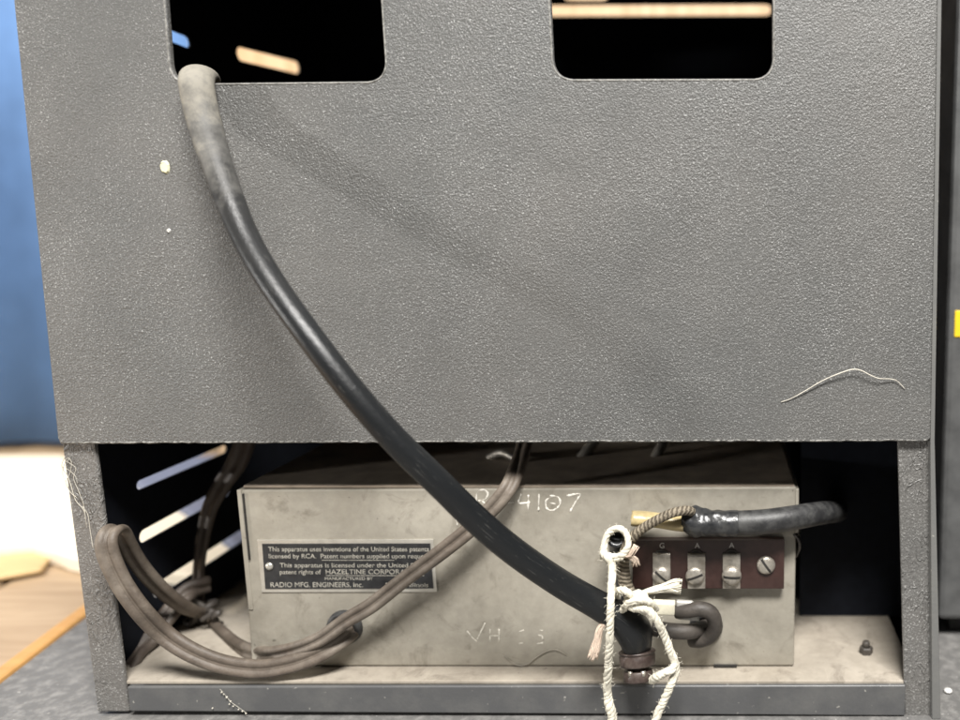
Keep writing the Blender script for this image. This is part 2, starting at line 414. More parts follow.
def lathe(bm, prof, org, axis, n=24, side=None):
    """prof [(radius, height)] about the axis"""
    ax = Vector(axis).normalized(); s = Vector(side) if side else (Vector((1, 0, 0)) if abs(ax.x) < 0.8 else Vector((0, 0, 1)))
    s = (s - ax * s.dot(ax)).normalized(); b = ax.cross(s); org = Vector(org); rings = []
    for r, h in prof:
        rings.append([bm.verts.new(org + ax * h + (s * math.cos(2 * PI * k / n) + b * math.sin(2 * PI * k / n)) * r) for k in range(n)])
    for i in range(len(rings) - 1):
        for k in range(n):
            bm.faces.new((rings[i][k], rings[i][(k + 1) % n], rings[i + 1][(k + 1) % n], rings[i + 1][k]))
    bm.faces.new(list(reversed(rings[0]))); bm.faces.new(rings[-1])

# ------------------------------------------------------------------ key heights
TZ = P(500, 719.5, 0).z                    # tabletop
FLOOR = P(500, 686, 0).z                   # compartment floor = top of the front lip
CABY = 0.26                                # cabinet depth
def yfloor(y):                             # depth at which the compartment floor shows at pixel row y
    return PZ(600, y, FLOOR).y
YC = yfloor(667)                           # front of the chassis
XL0, XL1 = P(62, 448, 0).x, P(97, 711, 0).x
XR0, XR1 = P(941, 0, 0).x, P(941, 717, 0).x
ZTOP = P(400, -270, 0).z

# ------------------------------------------------------------------ the cabinet
cab = empty('speaker_cabinet', (-0.1, 0.12, TZ), 'grey crinkle painted metal cabinet with two openings above an open lower compartment', 'cabinet')
R4 = Matrix(((1, 0, 0, 0), (0, 0, -1, 0), (0, 1, 0, 0), (0, 0, 0, 1)))      # curve XY -> world XZ, curve z -> -Y

def pz(x, y, Y=0.0):
    p = P(x, y, Y); return (p.x, p.z)
def pix_rr(c, r, n=7):
    """rounded quad from pixel corners, in the panel plane"""
    q = [Vector(pz(*k)) for k in c]; out = []
    for i in range(4):
        a, b, d = q[i - 1], q[i], q[(i + 1) % 4]
        e1, e2 = (a - b).normalized(), (d - b).normalized()
        p1, p2 = b + e1 * r, b + e2 * r
        for k in range(n + 1):
            s = k / n; out.append(tuple(p1 * (1 - s) ** 2 + b * 2 * s * (1 - s) * 0.86 + (p1 + p2) * 0.5 * 2 * s * (1 - s) * 0.14 + p2 * s * s))
    return out
def ragged(a, b, n, amp):
    """slightly uneven sheet edge"""
    a, b = Vector(a), Vector(b); return [tuple(a.lerp(b, k / n) + Vector((0, random.uniform(-amp, amp)))) for k in range(1, n)]
topL = pz(-12, -265); topR = pz(940, -265)
outline = [topL, pz(15, 0), pz(59, 438), pz(61, 442.5)] + ragged(pz(61, 442.5), pz(927, 440), 150, 0.00022) + [pz(927, 440), pz(929.5, 437), pz(936, 0), topR]
holeA = pix_rr([(157, -90), (376, -90), (387.5, 82.5), (170.5, 85)], 0.0085)
holeB = pix_rr([(544.5, -90), (774, -90), (774, 80), (553, 80.5)], 0.0085)
PT = 0.0030
panel = from_curve('back_panel', [outline, holeA, holeB], M['crinkle'], cab, PT, 0.0007, Matrix.Translation((0, PT / 2, 0)) @ R4)

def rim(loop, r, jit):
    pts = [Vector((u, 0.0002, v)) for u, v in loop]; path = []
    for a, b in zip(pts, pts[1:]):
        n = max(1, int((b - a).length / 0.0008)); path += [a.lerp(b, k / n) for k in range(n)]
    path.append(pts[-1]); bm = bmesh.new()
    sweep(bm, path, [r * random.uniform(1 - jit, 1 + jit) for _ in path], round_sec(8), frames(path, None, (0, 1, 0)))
    return finish('worn_lit_rim', bm, M['worn_lit'], panel, True)  # pale rim: edge wear plus the lamp's highlight painted in
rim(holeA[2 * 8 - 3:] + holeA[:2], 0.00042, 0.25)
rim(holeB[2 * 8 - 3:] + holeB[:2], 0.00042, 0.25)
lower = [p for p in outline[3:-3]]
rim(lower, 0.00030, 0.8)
def post(xs_t, xs_b, yt, yb, Y, inner):
    """corner post: folded strip with a rounded front and a return going back"""
    bm = bmesh.new()
    (a, b), (c, d) = xs_t, xs_b
    pix_block(bm, [(a, yt), (b, yt), (d, yb), (c, yb)], Y, 0.0022)
    return bm
bm = post((60, 93), (97.5, 129), 430, 712, 0.0032, True)
finish('corner_post', bm, M['post'], cab, bev=0.0008, seg=3)
bm = post((897.5, 932), (905, 937.5), 430, 719, 0.0032, True)
finish('corner_post', bm, M['post'], cab, bev=0.0008, seg=3)
# side sheets; the left one is slotted
sl = [((139, 485), (224, 449), 9.0), ((143, 536), (226, 490), 12.0), ((157, 590), (246, 532), 13.5), ((158, 31), (186, 42), 11.0), ((150, 640), (250, 575), 10)]
sl.insert(4, ((240, 54), (296, 66), 12.0))
XS = (XL0 + XL1) / 2 + 0.0005
SY0 = 0.0058
xt, xb = P(62, 448, 0.003).x, P(97, 711, 0.003).x
def left_sheet():
    loops = [[(SY0, TZ + 0.004), (CABY, TZ + 0.004), (CABY, ZTOP), (SY0, ZTOP)]]
    for a, b, w in sl[:5]:
        pa, pb = PXW(a[0], a[1], XS), PXW(b[0], b[1], XS)
        A, B = Vector((pa.y, pa.z)), Vector((pb.y, pb.z)); B.y = A.y + (B.y - A.y) * 0.85
        d = (B - A).normalized(); n = Vector((-d.y, d.x)); h = w / 2 * mpp(a[0], a[1], pa.y) * 1.15
        lp = []
        for c, s0 in ((B, -90), (A, 90)):
            for k in range(9):
                an = math.radians(s0 + 180 * k / 8); lp.append(tuple(c + (d * math.cos(an) + n * math.sin(an)) * h))
        loops.append(lp)
    # plane coords (Y, Z) -> world
    mt = Matrix(((0, 0, 1, XS), (1, 0, 0, 0), (0, 1, 0, 0), (0, 0, 0, 1)))
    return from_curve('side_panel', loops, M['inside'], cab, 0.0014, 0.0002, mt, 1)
left_sheet()
bm = bmesh.new()                                             # right side sheet: its bare front edge shows beside the panel
e = [(931.2, 940.5), (934.5, 941)]
f = [P(932, 719, 0.0005), P(940.5, 719, 0.0005), P(934.6, 440, 0.0005), P(941.5, 0, 0.0005), P(945, -265, 0.0005), P(941, -265, 0.0005), P(937.2, 0, 0.0005), P(930.2, 440, 0.0005)]
v1 = [bm.verts.new(p) for p in f]; v2 = [bm.verts.new(Vector((p.x, CABY, p.z))) for p in f]
bm.faces.new(v1); bm.faces.new(list(reversed(v2)))
for i in range(8): bm.faces.new((v1[i], v1[i - 1], v2[i - 1], v2[i]))
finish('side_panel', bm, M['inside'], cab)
bm = bmesh.new(); u1 = [bm.verts.new(p + Vector((0, -0.0004, 0))) for p in f]; u2 = [bm.verts.new(p + Vector((0.0003 if k in (1, 2, 3, 4) else -0.0003, 0.004, 0))) for k, p in enumerate(f)]
bm.faces.new(u1); bm.faces.new(list(reversed(u2)))
for i in range(8): bm.faces.new((u1[i], u1[i - 1], u2[i - 1], u2[i]))
finish('edge_strip', bm, M['edge'], cab, bev=0.0004)
XRI = P(934, 440, 0).x - 0.002
# floor, lip, front, top
bm = bmesh.new(); box(bm, (XS + 0.001, 0.0042, FLOOR - 0.0016), (XRI - 0.001, CABY - 0.003, FLOOR)); finish('floor_panel', bm, M['floor'], cab, bev=0.0003)
bm = bmesh.new()
fq = [(127, 687), (906, 685.5), (905, 716), (129.5, 711.5)]
ff = [P(x, y, 0.0018) for x, y in fq]
hexa(bm, ff, [p + Vector((0, 0.0022, 0)) for p in ff])
finish('front_lip', bm, M['lip'], cab, bev=0.0007, seg=3)
def slot_loop(a, b, w, Y):
    A, B = Vector(pz(a[0], a[1], Y)), Vector(pz(b[0], b[1], Y)); d = (B - A).normalized(); n = Vector((-d.y, d.x)); h = w / 2 * mpp(a[0], a[1], Y); lp = []
    for c, s0 in ((B, -90), (A, 90)):
        for k in range(9):
            an = math.radians(s0 + 180 * k / 8); lp.append(tuple(c + (d * math.cos(an) + n * math.sin(an)) * h))
    return lp
fl = [[(XS, TZ + 0.005), (XR1, TZ + 0.005), (XR1, ZTOP), (XS, ZTOP)],
      slot_loop((520, 11), (766, 10), 11, CABY), slot_loop((570, -8), (602, -8), 17, CABY)]
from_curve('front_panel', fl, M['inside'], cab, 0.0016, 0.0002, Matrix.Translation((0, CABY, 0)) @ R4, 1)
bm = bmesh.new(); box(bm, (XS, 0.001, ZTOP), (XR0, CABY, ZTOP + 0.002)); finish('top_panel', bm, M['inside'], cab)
bm = bmesh.new(); yp = yfloor(616); box(bm, (P(800, 560, yp).x, yp, FLOOR + 0.0002), (XR1 - 0.001, yp + 0.0015, P(600, 425, yp).z)); finish('shade_sheet', bm, M['inside'], cab)  # dark sheet added to black out the shaded floor behind it
# rubber feet
for x in (P(150, 700, 0).x, P(880, 700, 0).x):
    for y in (0.03, CABY - 0.03):
        bm = bmesh.new(); lathe(bm, [(0.008, 0), (0.009, 0.001), (0.009, FLOOR - 0.0016 - TZ)], (x, y, TZ), (0, 0, 1)); finish('rubber_foot', bm, M['rubber'], cab, True)
# flecks of old paint stuck on the panel
def fleck(x, y, w, h, seed):
    rnd = random.Random(seed); bm = bmesh.new(); c = P(x, y, -0.0001); s = mpp(x, y, 0); n = 17
    a = [c + Vector((math.cos(2 * PI * k / n) * w * s * rnd.uniform(.82, 1.08), 0, math.sin(2 * PI * k / n) * h * s * rnd.uniform(.82, 1.08))) for k in range(n)]
    top = [bm.verts.new(c + (p - c) * 0.75 + Vector((0, -0.0005 * rnd.uniform(.6, 1.4), 0))) for p in a]; bot = [bm.verts.new(p + Vector((0, 0.0003, 0))) for p in a]
    bm.faces.new(top)
    for k in range(n): bm.faces.new((top[k], bot[k], bot[(k + 1) % n], top[(k + 1) % n]))
    bm.faces.new(list(reversed(bot))); return bm
finish('paint_fleck', fleck(165, 167, 5.5, 7.5, 3), M['chip'], cab)
finish('paint_fleck', fleck(168.8, 230.5, 2.2, 2.2, 5), M['white_ink'], cab)

# ------------------------------------------------------------------ floor bolt
bp = PZ(866, 653, FLOOR)
bolt = empty('floor_bolt', bp, 'small dark hex bolt standing on the dusty floor right of the metal box', 'bolt')
bm = bmesh.new(); lathe(bm, [(0.0030, 0), (0.0034, 0.0005), (0.0034, 0.0030), (0.0029, 0.0035)], bp, (0, 0, 1), 6); finish('hex_nut', bm, M['wire'], bolt)
bm = bmesh.new(); lathe(bm, [(0.0019, 0.003), (0.0019, 0.0058), (0.0014, 0.0063)], bp, (0, 0, 1), 14); finish('bolt_shank', bm, M['wire'], bolt, True)

# ------------------------------------------------------------------ power supply box
ch = empty('power_supply_box', P(520, 667, YC), 'tin plated metal box with a black nameplate and brown terminal strip inside the compartment', 'metal box')
bm = bmesh.new()
fq = [P(252, 670, YC), P(794, 666, YC), P(797, 487, YC), P(239, 490, YC)]
fq[0].z = fq[1].z = FLOOR + 0.0004
hexa(bm, fq, [p + Vector((0, 0.17, 0)) for p in fq])
finish('case', bm, M['tin'], ch, bev=0.0010, seg=3)
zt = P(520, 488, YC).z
bm = bmesh.new(); box(bm, (P(242, 490, YC).x, YC + 0.0010, zt - 0.0004), (P(795, 490, YC).x, YC + 0.168, zt + 0.0009)); finish('lid', bm, M['lid'], ch, bev=0.0004)  # added lid; its brown stands in for shade on the box top
bm = bmesh.new(); pix_block(bm, [(236.5, 490), (241, 490), (253, 610), (248.5, 610)], YC - 0.0006, 0.12); finish('lid_flange', bm, M['tin'], ch, bev=0.0003)
bm = bmesh.new(); pix_block(bm, [(242, 494), (243.2, 494), (249.8, 560), (248.6, 560)], YC - 0.0009, 0.0008); finish('seam', bm, M['slot'], ch)
bm = bmesh.new(); pix_block(bm, [(795.5, 489), (799, 489), (798.5, 533), (795, 533)], YC - 0.0006, 0.10); finish('lid_flange', bm, M['tin'], ch, bev=0.0003)
bm = bmesh.new(); pix_block(bm, [(714, 665.5), (737, 665.5), (737, 667.5), (714, 667.5)], YC - 0.0012, 0.0015); finish('mounting_tab', bm, M['slot'], ch)
for pts in ([(596, 440, YC + 0.06, 5), (584, 454, YC + 0.055, 5.2), (572, 470, YC + 0.05, 5)], [(664, 440, YC + 0.06, 5), (657, 454, YC + 0.055, 5.2), (648, 470, YC + 0.05, 5)], [(489, 458, YC + 0.05, 4), (502, 453, YC + 0.045, 4), (516, 459, YC + 0.04, 3.6)]):
    tube('brace', pts, M['nickel'], ch, round_sec(10))
# nameplate
def cz(x, y): return P(x, y, YC)
bm = bmesh.new(); pix_block(bm, [(257, 540), (433, 539.5), (437, 592), (261.5, 592.5)], YC - 0.0006, 0.0006); npl = finish('nameplate', bm, M['silver'], ch, bev=0.0002)
bm = bmesh.new(); pix_block(bm, [(262, 544), (430, 543.6), (433.3, 588.6), (265.3, 589)], YC - 0.0009, 0.0005); finish('enamel_field', bm, M['black_enamel'], npl)
YN = YC - 0.0009
mp = mpp(345, 566, YN)
def L(st, x0, x1, y, h):                                    # text line from pixel extents; y = baseline row, h = cap height in px
    a, b = P(x0, y, YN), P(x1, y, YN); return (st, a.x, b.x, a.z, h * mp * 1.38)
lines = [L('This apparatus uses inventions of the United States patents', 268.5, 429, 551.3, 4.9),
         L('licensed by RCA.  Patent numbers supplied upon request', 269, 429, 558.2, 4.7),
         L('This apparatus is licensed under the United States', 280, 428, 567.3, 4.7),
         L('patent rights of', 280, 321, 574, 4.6), L('HAZELTINE CORPORATION', 326, 424, 574, 5.0),
         L('MANUFACTURED BY', 325, 373, 579.9, 3.0),
         L('RADIO MFG. ENGINEERS, Inc.', 270.8, 363, 587, 5.2), L('Peoria, Illinois', 386, 428.5, 587, 4.6)]
bm = text_mesh(lines, 0.00008)
for v in bm.verts: v.co.y += YN - 0.00005
for x0, x1, y in ((322, 394, 560.2), (326, 424, 575.6)):
    a, b = P(x0, y, YN), P(x1, y, YN); box(bm, (a.x, YN - 0.0001, a.z - 0.00012), (b.x, YN + 0.0001, a.z + 0.00012))
finish('lettering', bm, M['letter'], npl)
for x in (269.5, 427):
    bm = bmesh.new(); lathe(bm, [(0.0019, 0), (0.0018, 0.0004), (0.0013, 0.0009), (0.0004, 0.0011)], P(x, 566.2, YN), (0, -1, 0), 16); finish('rivet', bm, M['silver'], npl, True)
# terminal strip
SY = YC - 0.0045
bm = bmesh.new(); pix_block(bm, [(632.5, 540.5), (784.5, 540), (784, 589), (632.5, 588.5)], SY, 0.0045); strip = finish('terminal_strip', bm, M['bakelite'], ch, bev=0.0003)
lt = [(s, P(x, y, SY).x, None, P(x, y, SY).z, 5.4 * mp * 1.38) for s, x, y in (('G', 662, 548), ('A', 697.3, 548), ('A', 731.7, 547.6))]
bm = text_mesh(lt, 0.00008)
for v in bm.verts: v.co.y += SY - 0.00005
finish('terminal_letters', bm, M['white_ink'], strip)
def dome(u):
    pr = [(0, 2.15), (0.08, 2.15), (0.38, 2.05), (0.70, 1.75), (0.93, 1.2), (1.0, 0.5)]
    for (a, h0), (b, h1) in zip(pr, pr[1:]):
        if u <= b: return h0 + (h1 - h0) * (u - a) / (b - a)
    return 0.5
def screw(x, y, r, ang, Y, lift=0.0010):
    c = P(x, y, Y); rr = r * mpp(x, y, Y)
    bm = bmesh.new(); lathe(bm, [(rr * 0.97, -0.0002), (rr, lift * 0.5), (rr * 0.93, lift * 1.2), (rr * 0.70, lift * 1.75), (rr * 0.38, lift * 2.05), (rr * 0.08, lift * 2.15)], c, (0, -1, 0), 28)
    s = finish('screw', bm, M['nickel'], strip, True)
    bm = bmesh.new(); a = math.radians(ang); d = Vector((math.cos(a), 0, math.sin(a))); n = Vector((-d.z, 0, d.x)); w = rr * 0.13
    q = []
    for sx, sn in ((-1, -1), (1, -1), (1, 1), (-1, 1)): q.append(c + d * (sx * rr * 0.93) + n * (sn * w) + Vector((0, -lift * 1.1, 0)))
    # dark bar following the dome: five pieces across
    bm.free(); bm = bmesh.new()
    m = 15; top = []; bot = []
    for k in range(m):
        u = -0.95 + 1.90 * k / (m - 1); hh = dome(abs(u)) * lift + 0.00004
        for sn in (-1, 1):
            top.append(bm.verts.new(c + d * (u * rr) + n * (sn * w) + Vector((0, -hh, 0))))
            bot.append(bm.verts.new(c + d * (u * rr) + n * (sn * w)))
    for k in range(m - 1):
        i = 2 * k
        bm.faces.new((top[i], top[i + 1], top[i + 3], top[i + 2])); bm.faces.new((bot[i], bot[i + 2], bot[i + 3], bot[i + 1]))
        bm.faces.new((top[i], top[i + 2], bot[i + 2], bot[i])); bm.faces.new((top[i + 1], bot[i + 1], bot[i + 3], top[i + 3]))
    bm.faces.new((top[0], bot[0], bot[1], top[1])); bm.faces.new((top[-2], top[-1], bot[-1], bot[-2]))
    finish('screw_slot', bm, M['slot'], strip)
def lug(x, yt, yb, w, Y):
    bm = bmesh.new(); m = 6
    c = mpp(x, yt, Y); a = P(x, yt, Y); b = P(x, yb, Y); hw = w / 2 * c
    # bent tab: rises off the strip at the top, flat below
    prof = [(a.z, Y - 0.0001), (a.z - 0.0001, Y - 0.0006), (a.z - 0.0006, Y - 0.0012), (a.z - 0.0016, Y - 0.0015), (a.z - 0.0050, Y - 0.0014), (b.z, Y - 0.0012)]
    for sx in (0,):
        front = [[bm.verts.new((a.x - hw, y, z)), bm.verts.new((a.x + hw, y, z))] for z, y in prof]
        back = [[bm.verts.new((a.x - hw, Y + 0.0001, z)), bm.verts.new((a.x + hw, Y + 0.0001, z))] for z, y in prof]
    for i in range(m - 1):
        bm.faces.new((front[i][0], front[i][1], front[i + 1][1], front[i + 1][0]))
        if i: 
            bm.faces.new((back[i][0], back[i + 1][0], back[i + 1][1], back[i][1]))
        bm.faces.new((front[i][0], front[i + 1][0], back[i + 1][0], back[i][0])); bm.faces.new((front[i][1], back[i][1], back[i + 1][1], front[i + 1][1]))
    bm.faces.new((front[-1][0], front[-1][1], back[-1][1], back[-1][0]))
    o = finish('terminal_lug', bm, M['nickel'], strip, bev=0.0003)
    bm = bmesh.new(); lathe(bm, [(hw * 0.72, 0), (hw * 0.72, 0.0003)], P(x, yt + 4.2, Y), (0, -1, 0), 20); finish('lug_hole', bm, M['slot'], strip)
    bm = bmesh.new(); rr = hw * 0.80                              # thin bright rim of the eyelet behind the tab
    ring = [P(x, yt + 4.2, Y - 0.0003) + Vector((math.cos(math.radians(k)), 0, math.sin(math.radians(k)))) * rr for k in range(0, 181, 12)]
    sweep(bm, ring, 0.00035, round_sec(6)); finish('eyelet', bm, M['wire'], strip, True)
for x, w, sa in ((661.7, 17.5, -42), (696.5, 17.5, 22), (731.5, 17.5, -2)): lug(x, 552.5, 587.5, w, SY)
screw(661.5, 575.5, 9.3, -42, SY - 0.0011); screw(695, 576, 9.6, 20, SY - 0.0011); screw(731.6, 575.5, 10, -3, SY - 0.0011, 0.0014)
screw(766, 564.8, 9.4, -55, SY)
# grommets
def grommet(x, y, r, Y=YC):
    c = P(x, y, Y); rr = r * mpp(x, y, Y); bm = bmesh.new(); n = 28
    prof = [(rr * 0.55, 0.0004), (rr * 0.6, 0.0018), (rr * 0.78, 0.0024), (rr * 0.95, 0.0018), (rr, 0.0), (rr, -0.0005)]
    lathe(bm, [(0.0002, 0.0004)] + prof, c, (0, -1, 0), n)
    finish('grommet', bm, M['rubber'], ch, True)
grommet(345, 627, 18); grommet(706, 626, 17)

def strokes(name, polys, m, Y, r):
    bm = bmesh.new()
    for pl in polys:
        path = catmull([P(x, y, Y) for x, y in pl], 0.0009)
        path = [p + Vector((random.uniform(-1, 1), 0, random.uniform(-1, 1))) * 0.00007 for p in path]
        sweep(bm, path, [r * max(0.06, min(1.25, 0.75 + 1.5 * mn.noise(p * 700) + random.uniform(-.25, .25))) for p in path], round_sec(6, 0.35), frames(path, None, (0, 1, 0)))
    return finish(name, bm, m, ch, True)
strokes('chalk_number', [[(476, 508), (477, 493), (484, 490), (488, 494), (485, 499), (478, 501)], [(482, 501), (490, 508)],
    [(504, 503), (514, 502.5)],
    [(521, 494), (519, 503), (530, 502.5)], [(528.5, 495), (528, 511)], [(539, 494), (538.5, 511)],
    [(552, 496), (546, 501), (547, 509), (554, 510), (560, 504), (558, 497), (550, 496)], [(550, 503), (556, 504)],
    [(567, 496), (580, 494), (575, 503), (570, 512)], [(456, 517), (457.5, 526)]], M['chalk'], YC, 0.00050)
strokes('scratched_letters', [[(467, 631), (472, 637), (477, 642)], [(477, 640), (485, 623)], [(490, 629), (490, 642)], [(490, 636), (499, 635.5)], [(499, 629), (499, 642)],
    [(524, 630), (518.5, 632)], [(518, 643.5), (523, 643)], [(539, 630), (543, 630.5)], [(538, 635), (542, 636), (543, 640)], [(537, 644), (543, 643)]], M['scratch'], YC, 0.00030)

# ------------------------------------------------------------------ cables
YB = YC
pc = [(208, 92, 0.034, 13), (204, 77, 0.018, 14), (199.5, 75, 0.003, 14.8), (196.5, 82, -0.0055, 15.6), (200, 104, -0.0075, 15.4), (206, 128, -0.0095, 15.2), (215, 158, -0.0160, 14.2),
      (229, 198, -0.0235, 13.5), (246, 238, -0.0305, 13), (272, 283, -0.0385, 13), (311, 338, -0.0455, 13), (352, 391, -0.0475, 13.2), (395, 440, -0.0450, 13.4), (440, 484, -0.0395, 13.6),
      (478, 521, -0.0325, 13.6), (515, 552, -0.0255, 13.6), (560, 583, -0.0180, 13.6), (600, 606, -0.012, 14.2), (622, 619, -0.010, 16.5), (634, 632, -0.008, 18.5), (637, 645, -0.006, 16), (637, 652, -0.005, 14)]
path, rad = pxpath(pc, 0.0010); bm = bmesh.new()
sweep(bm, path, rad, round_sec(24), frames(path, (1, 0, 0)), True, lambda u: 0.62 + 0.24 * min(1, max(0, (u - 0.06) / 0.14)))
cable = finish('black_cable', bm, M['cable'], None, True)
tag(cable, 'thick black rubber cable hanging over the edge of the upper left opening', 'cable')
c = P(637, 650, -0.005); ax = Vector((0.06, -0.30, -1))
bm = bmesh.new(); k = mpp(637, 655, -0.004)
lathe(bm, [(15.0 * k, 0.0), (17.2 * k, 0.0001), (18.4 * k, 0.0004), (18.6 * k, 0.0009), (17.4 * k, 0.0013), (17.3 * k, 0.0016), (18.0 * k, 0.0022), (17.9 * k, 0.0058), (17.4 * k, 0.0064), (16.0 * k, 0.0066), (12.5 * k, 0.0067)], c, ax, 40); finish('connector_shell', bm, M['brownplug'], cable, True)
bm = bmesh.new(); lathe(bm, [(11.0 * k, 0.0060), (11.0 * k, 0.0084), (13.8 * k, 0.0085), (14.4 * k, 0.0089), (14.4 * k, 0.0125), (13.9 * k, 0.0131), (12.5 * k, 0.0132)], c, ax, 40); finish('connector_base', bm, M['brownplug'], cable, True)
for a in (0.6, 2.4):
    bm = bmesh.new(); p0 = c + Vector((math.cos(a) * 8 * k, -0.0052 , 0.0)) + ax.normalized() * 0.0064
    lathe(bm, [(0.0011, 0), (0.0011, 0.0022)], p0, ax, 12); finish('contact_pin', bm, M['nickel'], cable, True)

TW = twin_sec()
def cord(name, pts, m, label, **kw):
    o = tube(name, pts, m, None, TW, kw.get('ref', (0, 1, 0)), kw.get('side0'), 0.0012)
    return tag(o, label, 'cord', 'brown twin cords in the lower compartment')
# diagonal cord: from behind the black cable down to the tangle at back left
cord('twin_cord', [(530, 420, YC + 0.045, 8.2), (524, 445, YC + 0.022, 8.4), (519, 462, YC + 0.007, 8.6), (514, 476, YC - 0.002, 8.8), (507, 490, YC - 0.008, 8.8), (494, 506, YC - 0.010, 8.6), (470, 529, YC - 0.011, 8.4), (440, 553, YC - 0.012, 8.2), (405, 579, YC - 0.012, 7.9), (372, 605, YC - 0.0125, 8.0),
      (347, 620, YC - 0.0125, 7.8), (320, 639, YC - 0.012, 7.6), (295, 649, YC - 0.010, 7.6), (270, 654, YC - 0.004, 8), (252, 652, YC + 0.006, 8.6), (236, 645, YC + 0.018, 8.8), (221, 633, YC + 0.032, 8.6), (209, 621, YC + 0.045, 8), (203, 612, YC + 0.055, 7)],
     M['twin'], 'brown twin cord running diagonally across the black nameplate and into the dark back corner')
# looped cord: out of the left grommet, along the floor edge and up over in a loop
cord('twin_cord', [(354, 628, YC + 0.004, 7.5), (350, 634, YC - 0.004, 8), (333, 646, YC - 0.009, 8.6), (312, 657, YC - 0.0115, 9.2), (287, 665, YC - 0.0125, 9.0), (257, 669, YC - 0.013, 9.2), (222, 664, YC - 0.013, 9.2), (191, 652, YC - 0.014, 9.4), (165, 635, YC - 0.0145, 9.6),
      (142, 612, -0.0042, 9.6), (122, 584, -0.0062, 9.6), (109, 556, -0.0068, 9.8), (106.5, 540, -0.0060, 9.6), (112, 530, -0.0015, 9.4), (119.5, 530, 0.0065, 9.2), (127, 544, 0.0125, 9), (136, 560, 0.0185, 9), (150, 578, 0.026, 9), (170, 597, 0.036, 8.8), (188, 609, 0.047, 8.6), (204, 614, 0.058, 8)],
     M['twin'], 'brown twin cord bent in a tall loop beside the left corner post', ref=None, side0=(0.67, 0, -0.74))
cord('twin_cord', [(250, 425, YC + 0.050, 11), (238, 460, YC + 0.050, 10), (222, 485, YC + 0.050, 8.6), (210, 508, YC + 0.050, 7.6), (203.5, 535, YC + 0.050, 6.6), (199.5, 562, YC + 0.051, 5.8), (198, 588, YC + 0.053, 5.6), (200, 612, YC + 0.056, 6.2)],
     M['dull_twin'], 'dull brown cord hanging from the dark down to the tangle left of the metal box')
cord('twin_cord', [(209, 584, YC + 0.050, 8.6), (188, 592, YC + 0.040, 9.6), (167, 616, YC + 0.028, 9.8), (146, 644, YC + 0.016, 10), (132, 664, YC + 0.004, 9.8), (127, 672, YC + 0.000, 9.6)],
     M['dull_twin'], 'short dull brown cord slanting down to the foot of the left corner post')
# tangle of thin wires where the cords meet
bm = bmesh.new()
for k in range(16):
    pts = []; x, y, Y = 203 + random.uniform(-8, 8), 622 + random.uniform(-8, 12), YC + 0.048
    for _ in range(6):
        pts.append((x, y, max(YC + 0.034, min(YC + 0.062, Y)), random.uniform(1.6, 3.2)))
        x += random.uniform(-13, 13); y += random.uniform(-10, 10); Y += random.uniform(-.008, .008)
        x = min(238, max(178, x)); y = min(640, max(602, y))
    pa, ra = pxpath(pts, 0.0015); sweep(bm, pa, ra, round_sec(8))
tag(finish('wire_tangle', bm, M['wire'], None, True), 'dark tangle of thin wires at the back left of the compartment floor', 'wires')

# taped black cable at the right with its yellow sleeve and braided wire
SYF = SY - 0.007
tc = tube('taped_cable', [(700, 524, SYF, 11.5), (735, 523, SYF, 12), (765, 521.5, SYF, 12.2), (792, 518, SYF + 0.003, 12.2), (815, 514, SYF + 0.010, 11.6), (829, 512, SYF + 0.022, 11), (836, 511.5, SYF + 0.042, 10.5), (838, 511.5, SYF + 0.062, 10)], M['rubber'], None, round_sec(20))
tag(tc, 'black cable wound with tape leading right from the terminal strip into the dark', 'cable')
rnd = random.Random(11)                                         # crumpled tape
path, rad = pxpath([(683, 520, SYF, 10.5), (690, 521, SYF - 0.0005, 13.6), (700, 522, SYF - 0.0008, 14.2), (712, 523, SYF - 0.0006, 13.6), (722, 523.5, SYF, 13.3), (735, 523.2, SYF, 13.0), (738, 523.2, SYF, 12.7)], 0.0006)
bm = bmesh.new(); rg = sweep(bm, path, rad, round_sec(32), frames(path))
for i, ring in enumerate(rg):
    u = i / (len(rg) - 1); amp = 0.0016 * (1 - u) ** 0.8
    for v in ring:
        q = v.co * 260; w = mn.noise(Vector((q.x * 0.9 + q.z * 0.9, q.y, q.z * 0.5 - q.x * 0.5))); v.co += (v.co - path[i]).normalized() * amp * (w * 1.0 - 0.25 + 0.7 * abs(mn.noise(q * 0.6)))
finish('tape_wrap', bm, M['tape'], tc, True)
path, rad = pxpath([(633, 518, SYF + 0.001, 10.2), (645, 518.8, SYF + 0.001, 10.0), (660, 520.5, SYF, 9.3), (675, 523, SYF, 9), (690, 525, SYF, 8.8)], 0.0008)
bm = bmesh.new(); rg = sweep(bm, path, rad, round_sec(24, 0.8), frames(path), cap=False)
for k, v in enumerate(rg[0]): v.co.x += random.uniform(-0.0010, 0.0006)
for i, ring in enumerate(rg):
    for v in ring:
        q = v.co * 160; v.co += (v.co - path[i]) * 0.22 * mn.noise(Vector((q.x * 0.25, q.y * 1.6, q.z * 1.6)))
inner = sweep(bm, path[:12], [r * 0.82 for r in rad[:12]], round_sec(24, 0.75), frames(path[:12]), cap=False)
bmesh.ops.bridge_loops(bm, edges=[e for rr in (rg[0], inner[0]) for e in {ed for v in rr for ed in v.link_edges if all(w in rr for w in ed.verts)}])
finish('yellow_sleeve', bm, M['cambric'], tc, True)
